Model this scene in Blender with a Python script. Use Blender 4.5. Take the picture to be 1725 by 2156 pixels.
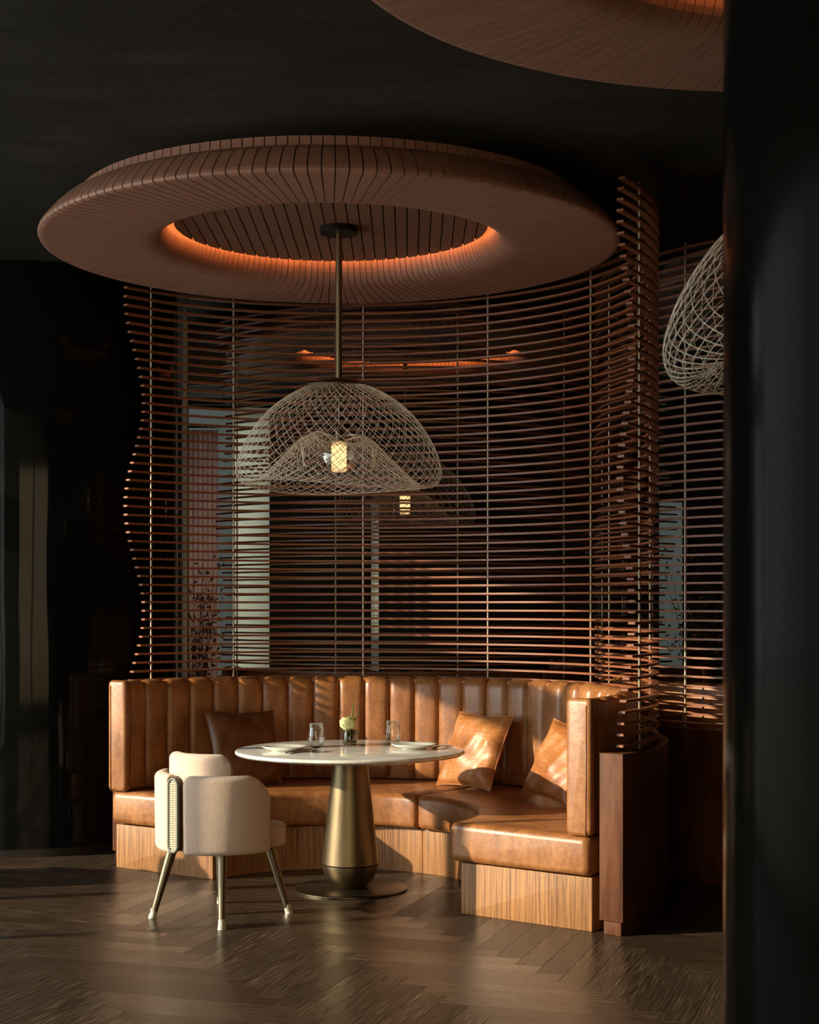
import bpy, math, random
from math import sin, cos, pi, radians, sqrt, atan2
from mathutils import Vector, Matrix

random.seed(7)
scene = bpy.context.scene
for o in list(bpy.data.objects):
    bpy.data.objects.remove(o)
COL = scene.collection

# ------------------------------------------------------------------ camera
FPX, HORIZON, EYE = 3340.0, 1275.0, 1.523          # focal length and horizon row for a 1725 x 2156 frame
cam_data = bpy.data.cameras.new('camera')
cam_data.sensor_fit = 'HORIZONTAL'
cam_data.sensor_width = 36.0
cam_data.lens = FPX / 1725 * 36.0
cam_data.shift_y = (HORIZON - 1078.0) / 1725.0
cam_data.clip_end = 200
cam_data.dof.use_dof = True
cam_data.dof.focus_distance = 8.3
cam_data.dof.aperture_fstop = 11.0
cam = bpy.data.objects.new('camera', cam_data)
cam.location = (0, 0, EYE)
cam.rotation_euler = (radians(90), 0, 0)
COL.objects.link(cam)
scene.camera = cam

# ------------------------------------------------------------------ light and exposure
scene.view_settings.view_transform = 'Standard'
scene.view_settings.look = 'None'
scene.view_settings.gamma = 1.0
scene.view_settings.exposure = 0.0
scene.view_settings.use_curve_mapping = False
SUN_AZ, SUN_EL = radians(14.6), radians(19.0)      # light travels along +X, slightly +Y, and down
world = bpy.data.worlds.new('sky')
scene.world = world
world.use_nodes = True
wn = world.node_tree
wn.nodes.clear()
w_out = wn.nodes.new('ShaderNodeOutputWorld')
w_bg = wn.nodes.new('ShaderNodeBackground')
w_sky = wn.nodes.new('ShaderNodeTexSky')
w_sky.sky_type = 'HOSEK_WILKIE'
w_sky.turbidity = 5.0
w_sky.ground_albedo = 0.4
w_sky.sun_direction = (-cos(SUN_AZ) * cos(SUN_EL), -sin(SUN_AZ) * cos(SUN_EL), sin(SUN_EL))
w_mix = wn.nodes.new('ShaderNodeMix')          # thin high cloud: the clear sky washed towards pale grey-blue
w_mix.data_type = 'RGBA'
w_mix.inputs[0].default_value = 0.85
w_mix.inputs[7].default_value = (0.88, 0.94, 0.96, 1)
wn.links.new(w_sky.outputs[0], w_mix.inputs[6])
w_bg.inputs['Strength'].default_value = 5.6
wn.links.new(w_mix.outputs[2], w_bg.inputs[0])
wn.links.new(w_bg.outputs[0], w_out.inputs[0])

sun_data = bpy.data.lights.new('sun', 'SUN')
sun_data.energy = 9.0
sun_data.color = (1.0, 0.80, 0.57)
sun_data.angle = radians(0.6)
sun = bpy.data.objects.new('sun', sun_data)
sd = Vector((cos(SUN_AZ) * cos(SUN_EL), sin(SUN_AZ) * cos(SUN_EL), -sin(SUN_EL)))
sun.rotation_euler = sd.to_track_quat('-Z', 'Y').to_euler()
sun.location = (-12, 4, 8)
COL.objects.link(sun)
try:
    scene.cycles.use_denoising = True
    scene.cycles.use_adaptive_sampling = True
    scene.cycles.adaptive_threshold = 0.03
    scene.cycles.max_bounces = 8
    scene.cycles.diffuse_bounces = 7
    scene.cycles.transparent_max_bounces = 24
    scene.cycles.sample_clamp_indirect = 6.0
    scene.cycles.caustics_reflective = False
    scene.cycles.caustics_refractive = False
except Exception:
    pass


# ------------------------------------------------------------------ node helpers
class NT:
    def __init__(self, name):
        self.m = bpy.data.materials.new(name)
        self.m.use_nodes = True
        self.t = self.m.node_tree
        self.t.nodes.clear()
        self.out = self.t.nodes.new('ShaderNodeOutputMaterial')

    def n(self, kind, ins=None, **props):
        nd = self.t.nodes.new(kind)
        for k, v in props.items():
            setattr(nd, k, v)
        for k, v in (ins or {}).items():
            if isinstance(v, bpy.types.NodeSocket):
                self.t.links.new(v, nd.inputs[k])
            else:
                nd.inputs[k].default_value = v
        return nd

    def math(self, op, a, b=0.0, c=0.0):
        nd = self.n('ShaderNodeMath', {0: a, 1: b, 2: c}, operation=op)
        return nd.outputs[0]

    def mix(self, f, a, b):
        nd = self.t.nodes.new('ShaderNodeMix')
        nd.data_type = 'RGBA'
        for idx, v in ((0, f), (6, a), (7, b)):
            if isinstance(v, bpy.types.NodeSocket):
                self.t.links.new(v, nd.inputs[idx])
            else:
                nd.inputs[idx].default_value = v if idx == 0 else tuple(v) + ((1,) if len(v) == 3 else ())
        return nd.outputs[2]

    def ramp(self, f, stops):
        nd = self.n('ShaderNodeValToRGB', {0: f})
        cr = nd.color_ramp
        while len(cr.elements) < len(stops):
            cr.elements.new(0.5)
        for e, (p, c) in zip(cr.elements, stops):
            e.position = p
            e.color = tuple(c) + ((1,) if len(c) == 3 else ())
        return nd.outputs[0]

    def noise(self, vec, scale, detail=4, rough=0.55):
        return self.n('ShaderNodeTexNoise', {'Vector': vec, 'Scale': scale, 'Detail': detail, 'Roughness': rough}).outputs[0]

    def bump(self, h, strength, dist=0.002, normal=None):
        ins = {'Height': h, 'Strength': strength, 'Distance': dist}
        if normal is not None:
            ins['Normal'] = normal
        return self.n('ShaderNodeBump', ins).outputs[0]

    def obj(self, jitter=0.0):
        c = self.n('ShaderNodeTexCoord').outputs['Object']
        if jitter:
            r = self.n('ShaderNodeObjectInfo').outputs['Random']
            s = self.math('MULTIPLY', r, jitter)
            v = self.n('ShaderNodeCombineXYZ', {0: s, 1: s, 2: s}).outputs[0]
            c = self.n('ShaderNodeVectorMath', {0: c, 1: v}, operation='ADD').outputs[0]
        return c

    def scale(self, vec, s):
        return self.n('ShaderNodeVectorMath', {0: vec, 1: s}, operation='MULTIPLY').outputs[0]

    def principled(self, **ins):
        nd = self.t.nodes.new('ShaderNodeBsdfPrincipled')
        for k, v in ins.items():
            k = k.replace('_', ' ')
            if isinstance(v, bpy.types.NodeSocket):
                self.t.links.new(v, nd.inputs[k])
            elif isinstance(v, tuple) and len(v) == 3:
                nd.inputs[k].default_value = v + (1,)
            else:
                nd.inputs[k].default_value = v
        self.t.links.new(nd.outputs[0], self.out.inputs[0])
        return self.m


M = {}


def simple(name, col, rough=0.5, metal=0.0, var=0.12, scale=30.0, bump=0.0, **kw):
    t = NT(name)
    v = t.obj(3.0)
    f = t.noise(v, scale)
    c = t.mix(f, tuple(x * (1 - var) for x in col), tuple(min(1, x * (1 + var)) for x in col))
    ins = dict(Base_Color=c, Roughness=rough, Metallic=metal)
    if bump:
        ins['Normal'] = t.bump(t.noise(v, scale * 6), bump)
    ins.update(kw)
    M[name] = t.principled(**ins)
    return M[name]


def leather(name, dark, mid, light, rough=0.36, streak=False):
    t = NT(name)
    v = t.obj(7.0)
    big = t.noise(v, 5.0, 6, 0.65)
    sv = t.scale(v, (9.0, 9.0, 2.4)) if not streak else t.scale(v, (5.0, 16.0, 16.0))
    st = t.noise(sv, 1.6, 5, 0.6)
    fleck = t.noise(v, 46.0, 4, 0.65)
    f = t.math('MULTIPLY_ADD', st, 0.36, t.math('MULTIPLY_ADD', fleck, 0.26, t.math('MULTIPLY', big, 0.38)))
    c = t.ramp(f, [(0.34, dark), (0.50, mid), (0.65, light)])
    fine = t.n('ShaderNodeTexVoronoi', {'Vector': v, 'Scale': 420.0}).outputs[0]
    nb = t.bump(fine, 0.18, 0.001)
    nb = t.bump(t.noise(v, 16.0, 5, 0.6), 0.35, 0.006, nb)
    r = t.math('MULTIPLY_ADD', big, 0.22, rough - 0.10)
    M[name] = t.principled(Base_Color=c, Roughness=r, Normal=nb, Specular_IOR_Level=0.55)
    return M[name]


leather('saddle leather', (0.13, 0.048, 0.016), (0.285, 0.112, 0.035), (0.46, 0.212, 0.080))
leather('dark leather', (0.085, 0.032, 0.012), (0.145, 0.056, 0.020), (0.205, 0.085, 0.034), 0.40)


def hide():
    t = NT('hide leather')
    v = t.obj(5.0)
    big = t.noise(v, 4.0, 5, 0.6)
    hairs = t.noise(t.scale(v, (7.0, 60.0, 60.0)), 1.0, 4, 0.7)
    f = t.math('MULTIPLY_ADD', hairs, 0.35, t.math('MULTIPLY', big, 0.65))
    c = t.ramp(f, [(0.33, (0.19, 0.060, 0.015)), (0.48, (0.34, 0.122, 0.032)), (0.60, (0.47, 0.215, 0.080)), (0.70, (0.68, 0.47, 0.28))])
    nb = t.bump(hairs, 0.3, 0.003)
    M['hide leather'] = t.principled(Base_Color=c, Roughness=0.42, Normal=nb)


hide()


def striped_wood(name, a, b, freq, rough=0.45, spec=0.4):
    """vertical grain that follows the curve: stripes run up the panel"""
    t = NT(name)
    v = t.obj()
    s = t.n('ShaderNodeSeparateXYZ', {0: v})
    ang = t.math('ARCTAN2', s.outputs[1], s.outputs[0])
    rad = t.math('SQRT', t.math('ADD', t.math('POWER', s.outputs[0], 2.0), t.math('POWER', s.outputs[1], 2.0)))
    p = t.n('ShaderNodeCombineXYZ', {0: t.math('MULTIPLY', ang, freq), 1: t.math('MULTIPLY', s.outputs[2], 2.2), 2: t.math('MULTIPLY', rad, freq)}).outputs[0]
    st = t.noise(p, 1.0, 3, 0.6)
    fl = t.noise(t.scale(p, (4.0, 9.0, 4.0)), 1.0, 2, 0.5)
    f = t.math('MULTIPLY_ADD', fl, 0.22, t.math('MULTIPLY', st, 0.85))
    c = t.ramp(f, [(0.36, a), (0.52, tuple((x + y) / 2 for x, y in zip(a, b))), (0.66, b)])
    M[name] = t.principled(Base_Color=c, Roughness=rough, Normal=t.bump(st, 0.12, 0.002), Specular_IOR_Level=spec)


striped_wood('plinth veneer', (0.11, 0.044, 0.016), (0.44, 0.215, 0.080), 130.0)
striped_wood('walnut panel', (0.060, 0.021, 0.010), (0.13, 0.048, 0.023), 16.0, 0.5, 0.15)


def slat_wood():
    t = NT('slat wood')
    v = t.obj(11.0)
    s = t.n('ShaderNodeSeparateXYZ', {0: v})
    ang = t.math('ARCTAN2', s.outputs[1], s.outputs[0])
    p = t.n('ShaderNodeCombineXYZ', {0: t.math('MULTIPLY', ang, 9.0), 1: t.math('MULTIPLY', s.outputs[2], 60.0), 2: 0.0}).outputs[0]
    f = t.noise(p, 1.5, 4)
    rnd = t.n('ShaderNodeObjectInfo').outputs['Random']
    c = t.mix(f, (0.165, 0.048, 0.018), (0.295, 0.098, 0.040))
    c = t.mix(t.math('MULTIPLY', rnd, 0.35), c, (0.24, 0.085, 0.038))
    M['slat wood'] = t.principled(Base_Color=c, Roughness=0.42)


slat_wood()


def ring_wood(name, a, b):
    t = NT(name)
    v = t.obj(9.0)
    rnd = t.n('ShaderNodeObjectInfo').outputs['Random']
    isl = t.n('ShaderNodeNewGeometry').outputs['Random Per Island']
    f = t.noise(t.scale(v, (5.0, 60.0, 5.0)), 1.0, 4)
    c = t.mix(f, a, b)
    c = t.mix(t.math('MULTIPLY', t.math('FRACT', t.math('ADD', rnd, isl)), 0.22), c, tuple(x * 0.55 for x in a))
    M[name] = t.principled(Base_Color=c, Roughness=0.55)


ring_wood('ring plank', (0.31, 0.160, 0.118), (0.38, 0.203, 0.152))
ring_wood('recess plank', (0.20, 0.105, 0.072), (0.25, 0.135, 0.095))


def floor_wood():
    t = NT('floor oak')
    uv = t.n('ShaderNodeUVMap', uv_map='grain').outputs[0]
    rnd = t.n('ShaderNodeObjectInfo').outputs['Random']
    isl = t.n('ShaderNodeNewGeometry').outputs['Random Per Island']
    r = t.math('FRACT', t.math('ADD', t.math('MULTIPLY', rnd, 7.31), t.math('MULTIPLY', isl, 5.17)))
    off = t.n('ShaderNodeCombineXYZ', {0: t.math('MULTIPLY', r, 31.0), 1: t.math('MULTIPLY', r, 17.0), 2: 0.0}).outputs[0]
    p = t.n('ShaderNodeVectorMath', {0: uv, 1: off}, operation='ADD').outputs[0]
    warp = t.noise(t.scale(p, (3.0, 9.0, 1.0)), 1.0, 3)
    pw = t.n('ShaderNodeVectorMath', {0: t.scale(p, (4.5, 150.0, 1.0)), 1: t.n('ShaderNodeCombineXYZ', {0: 0.0, 1: t.math('MULTIPLY', warp, 5.0), 2: 0.0}).outputs[0]}, operation='ADD').outputs[0]
    g = t.noise(pw, 1.0, 5, 0.65)
    c = t.ramp(g, [(0.32, (0.016, 0.0105, 0.0065)), (0.48, (0.046, 0.030, 0.019)), (0.59, (0.100, 0.070, 0.046)), (0.71, (0.26, 0.20, 0.14))])
    c = t.mix(t.math('MULTIPLY', r, 0.75), c, (0.026, 0.016, 0.010))
    rr = t.math('MULTIPLY_ADD', g, 0.20, t.math('MULTIPLY_ADD', r, 0.10, 0.16))
    M['floor oak'] = t.principled(Base_Color=c, Roughness=rr, Normal=t.bump(g, 0.35, 0.0012), Specular_IOR_Level=0.32,
                                   Anisotropic=0.6, Tangent=t.n('ShaderNodeTangent', direction_type='UV_MAP', uv_map='grain').outputs[0])


floor_wood()


def plaster():
    t = NT('black plaster')
    v = t.obj()
    f = t.noise(t.scale(v, (1.1, 3.6, 1.0)), 1.0, 9, 0.68)
    g = t.noise(v, 26.0, 5, 0.7)
    f2 = t.math('MULTIPLY_ADD', g, 0.35, t.math('MULTIPLY', f, 0.75))
    c = t.ramp(f2, [(0.36, (0.008, 0.009, 0.0075)), (0.52, (0.018, 0.019, 0.016)), (0.72, (0.042, 0.043, 0.038))])
    M['black plaster'] = t.principled(Base_Color=c, Roughness=0.72, Normal=t.bump(g, 0.25, 0.004), Specular_IOR_Level=0.25)


plaster()


def lacquer(name, rough, spec):
    t = NT(name)
    v = t.obj()
    w = t.noise(t.scale(v, (1.6, 1.6, 0.22)), 1.0, 3, 0.5)
    c = t.mix(t.noise(v, 3.0), (0.0025, 0.003, 0.0028), (0.006, 0.0066, 0.006))
    M[name] = t.principled(Base_Color=c, Roughness=rough, Normal=t.bump(w, 0.5, 0.03), Specular_IOR_Level=spec)


lacquer('black lacquer', 0.06, 0.10)
lacquer('black lacquer foreground', 0.14, 0.012)


def marble():
    t = NT('pale marble')
    v = t.obj()
    w = t.noise(v, 2.2, 6, 0.6)
    vv = t.n('ShaderNodeVectorMath', {0: t.scale(v, (2.0, 4.5, 1.0)), 1: t.n('ShaderNodeCombineXYZ', {0: w, 1: w, 2: 0.0}).outputs[0]}, operation='ADD').outputs[0]
    vein = t.math('ABSOLUTE', t.math('SUBTRACT', t.noise(vv, 1.6, 5, 0.55), 0.5))
    f = t.math('MINIMUM', t.math('MULTIPLY', vein, 9.0), 1.0)
    c = t.mix(f, (0.64, 0.65, 0.61), (0.85, 0.87, 0.84))
    M['pale marble'] = t.principled(Base_Color=c, Roughness=0.10)


marble()


def brushed(name, a, b, rough, metal=1.0):
    t = NT(name)
    v = t.obj()
    f = t.noise(t.scale(v, (60.0, 60.0, 5.0)), 1.0, 4, 0.6)
    c = t.mix(f, a, b)
    M[name] = t.principled(Base_Color=c, Roughness=t.math('MULTIPLY_ADD', f, 0.16, rough - 0.08), Metallic=metal, Normal=t.bump(t.noise(v, 70.0), 0.06, 0.001))


brushed('aged brass', (0.115, 0.090, 0.054), (0.19, 0.150, 0.092), 0.42)
brushed('chair leg brass', (0.15, 0.13, 0.095), (0.22, 0.19, 0.135), 0.38)
brushed('dark bronze', (0.10, 0.085, 0.062), (0.15, 0.125, 0.09), 0.38)
brushed('screen rod', (0.36, 0.30, 0.235), (0.44, 0.37, 0.29), 0.45, 0.6)
simple('ferrule', (0.55, 0.56, 0.48), 0.35, 0.3)
simple('wire', (0.82, 0.76, 0.66), 0.4, 0.1, 0.1)
simple('black metal', (0.02, 0.018, 0.016), 0.35, 0.6)
simple('groove black', (0.012, 0.007, 0.005), 0.9)
simple('porcelain', (0.72, 0.74, 0.69), 0.12, var=0.02)
simple('dark cutlery', (0.10, 0.085, 0.07), 0.25, 1.0)
simple('charcoal frame', (0.10, 0.11, 0.095), 0.42, 0.2)
simple('cane', (0.58, 0.48, 0.33), 0.6, var=0.2, scale=90)
simple('petal', (0.80, 0.78, 0.36), 0.6, var=0.10, scale=40, Subsurface_Weight=0.15)
simple('leaf green', (0.13, 0.22, 0.05), 0.5)
simple('dark wall', (0.020, 0.017, 0.014), 0.6, var=0.25, scale=3)
simple('dark panel', (0.030, 0.025, 0.020), 0.6, var=0.2, scale=4)
simple('steel grey', (0.28, 0.33, 0.32), 0.45, 0.2)
simple('grey panel', (0.17, 0.20, 0.19), 0.6)
simple('pot', (0.05, 0.045, 0.04), 0.5)
simple('autumn leaf', (0.40, 0.16, 0.03), 0.6, var=0.5, scale=14)
simple('twig', (0.10, 0.06, 0.03), 0.8)
simple('pale bounce ground', (0.62, 0.58, 0.52), 0.8, scale=2)
simple('sky block', (0.022, 0.026, 0.025), 0.9, scale=1, Specular_IOR_Level=0.05)
simple('white frame', (0.10, 0.10, 0.095), 0.5)


def boucle():
    t = NT('boucle fabric')
    v = t.obj(3.0)
    f = t.noise(v, 170.0, 3, 0.7)
    c = t.mix(f, (0.52, 0.39, 0.315), (0.78, 0.63, 0.53))
    M['boucle fabric'] = t.principled(Base_Color=c, Roughness=0.95, Normal=t.bump(f, 0.7, 0.004), Sheen_Weight=0.25, Specular_IOR_Level=0.15)


boucle()


def glass(name, tint, gloss=0.10, rough=0.02):
    t = NT(name)
    fr = t.n('ShaderNodeFresnel', {'IOR': 1.45}).outputs[0]
    f = t.math('ADD', t.math('MULTIPLY', fr, 0.45), gloss * 0.2)
    tr = t.n('ShaderNodeBsdfTransparent', {'Color': tuple(tint) + (1,)})
    gl = t.n('ShaderNodeBsdfGlossy', {'Color': (1, 1, 1, 1), 'Roughness': rough})
    mx = t.n('ShaderNodeMixShader', {0: f, 1: tr.outputs[0], 2: gl.outputs[0]})
    t.t.links.new(mx.outputs[0], t.out.inputs[0])
    M[name] = t.m


glass('clear glass', (0.95, 0.96, 0.95))
glass('smoked glass', (0.72, 0.70, 0.64))
glass('window glass', (0.93, 0.95, 0.94))
glass('warm fill glass', (0.95, 0.78, 0.58))  # tint added to warm the fill light from behind the camera
glass('lamp glass', (0.84, 0.79, 0.68), 0.7, 0.04)


def blind(name, a, b, thru):
    t = NT(name)
    c = t.mix(t.noise(t.obj(), 8.0), a, b)
    d = t.n('ShaderNodeBsdfDiffuse', {'Color': c})
    tr = t.n('ShaderNodeBsdfTranslucent', {'Color': c})
    mx = t.n('ShaderNodeMixShader', {0: thru, 1: d.outputs[0], 2: tr.outputs[0]})
    t.t.links.new(mx.outputs[0], t.out.inputs[0])
    M[name] = t.m


blind('sage blind', (0.86, 0.86, 0.74), (0.92, 0.92, 0.80), 0.85)
blind('brown curtain', (0.66, 0.50, 0.45), (0.76, 0.60, 0.54), 0.7)


def emit(name, col, strength):
    t = NT(name)
    e = t.n('ShaderNodeEmission', {'Color': tuple(col) + (1,), 'Strength': strength})
    t.t.links.new(e.outputs[0], t.out.inputs[0])
    M[name] = t.m


emit('cove led', (1.0, 0.33, 0.09), 36.0)
emit('lamp glow', (1.0, 0.66, 0.30), 2.6)


# ------------------------------------------------------------------ mesh helpers
def mesh(name, verts, faces, mat, smooth=False, uvs=None):
    me = bpy.data.meshes.new(name)
    me.from_pydata([tuple(v) for v in verts], [], faces)
    if uvs is not None:
        layer = me.uv_layers.new(name='grain')
        for lp in me.loops:
            layer.data[lp.index].uv = uvs[lp.vertex_index]
    mats = mat if isinstance(mat, (list, tuple)) else [mat]
    for m in mats:
        me.materials.append(M[m])
    if smooth:
        me.polygons.foreach_set('use_smooth', [True] * len(me.polygons))
        if smooth == 'angle':
            try:
                me.set_sharp_from_angle(angle=radians(35))
            except Exception:
                pass
    me.update()
    return me


def link(name, me, parent=None, loc=(0, 0, 0), rot=(0, 0, 0)):
    o = bpy.data.objects.new(name, me)
    COL.objects.link(o)
    o.location = loc
    o.rotation_euler = rot
    if parent is not None:
        o.parent = parent
    return o


def thing(name, label, cat, loc=(0, 0, 0), rz=0.0, group=None, me=None):
    o = link(name, me, None, loc, (0, 0, rz))
    o['label'] = label
    o['category'] = cat
    if group:
        o['group'] = group
    return o


def structure(name, me, loc=(0, 0, 0), label=None):
    o = link(name, me, None, loc)
    o['kind'] = 'structure'
    if label:
        o['label'] = label
    return o


class B:
    """collects verts and faces"""
    def __init__(self):
        self.v, self.f = [], []

    def add(self, vs, fs):
        k = len(self.v)
        self.v += [tuple(p) for p in vs]
        self.f += [tuple(i + k for i in f) for f in fs]
        return self

    def box(self, x0, x1, y0, y1, z0, z1, bev=0.0):
        if bev <= 0:
            vs = [(x, y, z) for z in (z0, z1) for y in (y0, y1) for x in (x0, x1)]
            return self.add(vs, [(0, 2, 3, 1), (4, 5, 7, 6), (0, 1, 5, 4), (2, 6, 7, 3), (0, 4, 6, 2), (1, 3, 7, 5)])
        b = bev
        vs, fs = [], []
        rings = [(z0, b), (z0 + b, 0), (z1 - b, 0), (z1, b)]
        for z, i in rings:
            vs += [(x0 + i, y0 + i + 0, z), (x1 - i, y0 + i, z), (x1 - i, y1 - i, z), (x0 + i, y1 - i, z)]
        for k in range(3):
            for j in range(4):
                a, c = k * 4 + j, k * 4 + (j + 1) % 4
                fs.append((a, c, c + 4, a + 4))
        fs += [(3, 2, 1, 0), (12, 13, 14, 15)]
        return self.add(vs, fs)

    def lathe(self, prof, n=48, cap=True):
        vs, fs = [], []
        m = len(prof)
        for i in range(n):
            a = 2 * pi * i / n
            vs += [(r * cos(a), r * sin(a), z) for r, z in prof]
        for i in range(n):
            j = (i + 1) % n
            for k in range(m - 1):
                fs.append((i * m + k, j * m + k, j * m + k + 1, i * m + k + 1))
        if cap:
            if prof[0][0] > 1e-6:
                fs.append(tuple(i * m for i in reversed(range(n))))
            if prof[-1][0] > 1e-6:
                fs.append(tuple(i * m + m - 1 for i in range(n)))
        return self.add(vs, fs)

    def tube(self, pts, rad, n=6, closed=False, caps=True):
        pts = [Vector(p) for p in pts]
        rads = rad if isinstance(rad, (list, tuple)) else [rad] * len(pts)
        N = len(pts)
        vs, fs = [], []
        up = None
        for i, p in enumerate(pts):
            if closed:
                t = pts[(i + 1) % N] - pts[i - 1]
            else:
                t = pts[min(i + 1, N - 1)] - pts[max(i - 1, 0)]
            t.normalize()
            if up is None:
                up = Vector((0, 0, 1)) if abs(t.z) < 0.9 else Vector((1, 0, 0))
            s = t.cross(up)
            if s.length < 1e-6:
                s = t.orthogonal()
            s.normalize()
            up = s.cross(t).normalized()
            for k in range(n):
                a = 2 * pi * k / n
                vs.append(p + (s * cos(a) + up * sin(a)) * rads[i])
        last = N if closed else N - 1
        for i in range(last):
            j = (i + 1) % N
            for k in range(n):
                l = (k + 1) % n
                fs.append((i * n + k, i * n + l, j * n + l, j * n + k))
        if not closed and caps:
            fs.append(tuple(reversed(range(n))))
            fs.append(tuple((N - 1) * n + k for k in range(n)))
        return self.add(vs, fs)

    def grid(self, rows, flip=False, closed=False):
        m = len(rows[0])
        vs = [p for r in rows for p in r]
        fs = []
        for i in range(len(rows) - 1):
            for k in range(m if closed else m - 1):
                l = (k + 1) % m
                q = (i * m + k, i * m + l, (i + 1) * m + l, (i + 1) * m + k)
                fs.append(q[::-1] if flip else q)
        return self.add(vs, fs)

    def me(self, name, mat, smooth=False):
        me = mesh(name, self.v, self.f, mat, smooth)
        return me


def pol(r, th, z):
    return (r * cos(th), r * sin(th), z)


def rrect(r0, r1, z0, z1, rad, inset=0.0, seg=4):
    """rounded rectangle in the (r, z) plane, counter-clockwise"""
    r0, r1, z0, z1 = r0 + inset, r1 - inset, z0 + inset, z1 - inset
    rad = max(0.0005, rad - inset * 0.6)
    pts = []
    for (cx, cz, a0) in ((r1 - rad, z0 + rad, -pi / 2), (r1 - rad, z1 - rad, 0), (r0 + rad, z1 - rad, pi / 2), (r0 + rad, z0 + rad, pi)):
        for k in range(seg + 1):
            a = a0 + pi / 2 * k / seg
            pts.append((cx + rad * cos(a), cz + rad * sin(a)))
    return pts


def arc_solid(name, r0, r1, z0, z1, th0, th1, n, rad, mat, end=None, smooth='angle', parent=None, crown=0.0):
    """a bar of rounded rectangular section swept round the vertical axis, with rounded ends"""
    end = rad if end is None else end
    rm = (r0 + r1) / 2
    st = [(th0 + end * (1 - cos(pi / 2 * k / 3)) / rm, end * (1 - sin(pi / 2 * k / 3))) for k in range(4)]
    mid = [(th0 + end / rm + (th1 - th0 - 2 * end / rm) * k / n, 0.0) for k in range(1, n)]
    en = [(th1 - end * (1 - cos(pi / 2 * k / 3)) / rm, end * (1 - sin(pi / 2 * k / 3))) for k in (3, 2, 1, 0)]
    b = B()
    rows = []
    for th, ins in st + mid + en:
        sec = rrect(r0, r1, z0, z1, rad, ins)
        row = []
        for (r, z) in sec:
            if crown and z > (z0 + z1) / 2:
                q = (r - r0) / (r1 - r0)
                z += crown * max(0.0, 4 * q * (1 - q))
            row.append(pol(r, th, z))
        rows.append(row)
    b.grid(rows, flip=True, closed=True)
    m = len(rows[0])
    tot = len(rows)
    b.f.append(tuple(range(m)))
    b.f.append(tuple((tot - 1) * m + k for k in reversed(range(m))))
    return link(name, b.me(name, mat, smooth), parent)


# ------------------------------------------------------------------ the room
CEIL = 3.609
X0, X1, Y0, Y1 = -4.6, 6.6, -3.2, 16.0
structure('floor_slab', B().box(X0 - 0.3, X1 + 0.3, Y0 - 0.3, Y1 + 0.3, -0.22, -0.02).me('floor_slab', 'groove black')).name = 'floor'
structure('ceiling', B().box(X0 - 0.3, X1 + 0.3, Y0 - 0.3, Y1 + 0.3, CEIL, CEIL + 0.2).me('ceiling', 'black plaster'))


def wall_along_y(name, x0, x1, y0, y1, holes, mat):
    """a wall with rectangular openings (y0, y1, z0, z1)"""
    b = B()
    ys = sorted({y0, y1} | {h[0] for h in holes} | {h[1] for h in holes})
    for a, c in zip(ys, ys[1:]):
        hs = sorted([(h[2], h[3]) for h in holes if h[0] <= a + 1e-6 and h[1] >= c - 1e-6])
        z = -0.02
        for h0, h1 in hs:
            if h0 > z:
                b.box(x0, x1, a, c, z, h0)
            z = h1
        b.box(x0, x1, a, c, z, CEIL)
    return structure(name, b.me(name, mat))


def wall_along_x(name, y0, y1, x0, x1, holes, mat):
    b = B()
    xs = sorted({x0, x1} | {h[0] for h in holes} | {h[1] for h in holes})
    for a, c in zip(xs, xs[1:]):
        hs = sorted([(h[2], h[3]) for h in holes if h[0] <= a + 1e-6 and h[1] >= c - 1e-6])
        z = -0.02
        for h0, h1 in hs:
            if h0 > z:
                b.box(a, c, y0, y1, z, h0)
            z = h1
        b.box(a, c, y0, y1, z, CEIL)
    return structure(name, b.me(name, mat))


LEFT_HOLES = [(2.9, 7.56, 0.08, 3.55), (7.60, 9.3, 0.08, 2.70), (7.60, 9.3, 2.96, 3.55)]
LEFT_MULLIONS = [(4.0, 6.535), (), ()]
FRONT_HOLES = [(-4.2, -1.4, 0.1, 3.5), (-1.2, 1.8, 0.1, 3.5)]  # unseen openings behind the camera, added for frontal fill light
BACK_HOLES = [(-4.35, -2.55, 0.06, 3.55), (-2.30, -1.40, 0.06, 3.55), (-0.40, -0.30, 0.06, 2.6), (2.50, 2.80, 0.06, 2.6)]  # first opening, hidden by the column, added to light the far slats
wall_along_y('wall_left', X0 - 0.2, X0, Y0 - 0.2, Y1, LEFT_HOLES, 'dark wall')
wall_along_y('wall_right', X1, X1 + 0.2, Y0 - 0.2, Y1, [], 'dark wall')
wall_along_x('wall_front', Y0 - 0.2, Y0, X0, X1, FRONT_HOLES, 'dark wall')
wall_along_x('wall_back', Y1, Y1 + 0.2, X0, X1, BACK_HOLES, 'dark wall')

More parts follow.
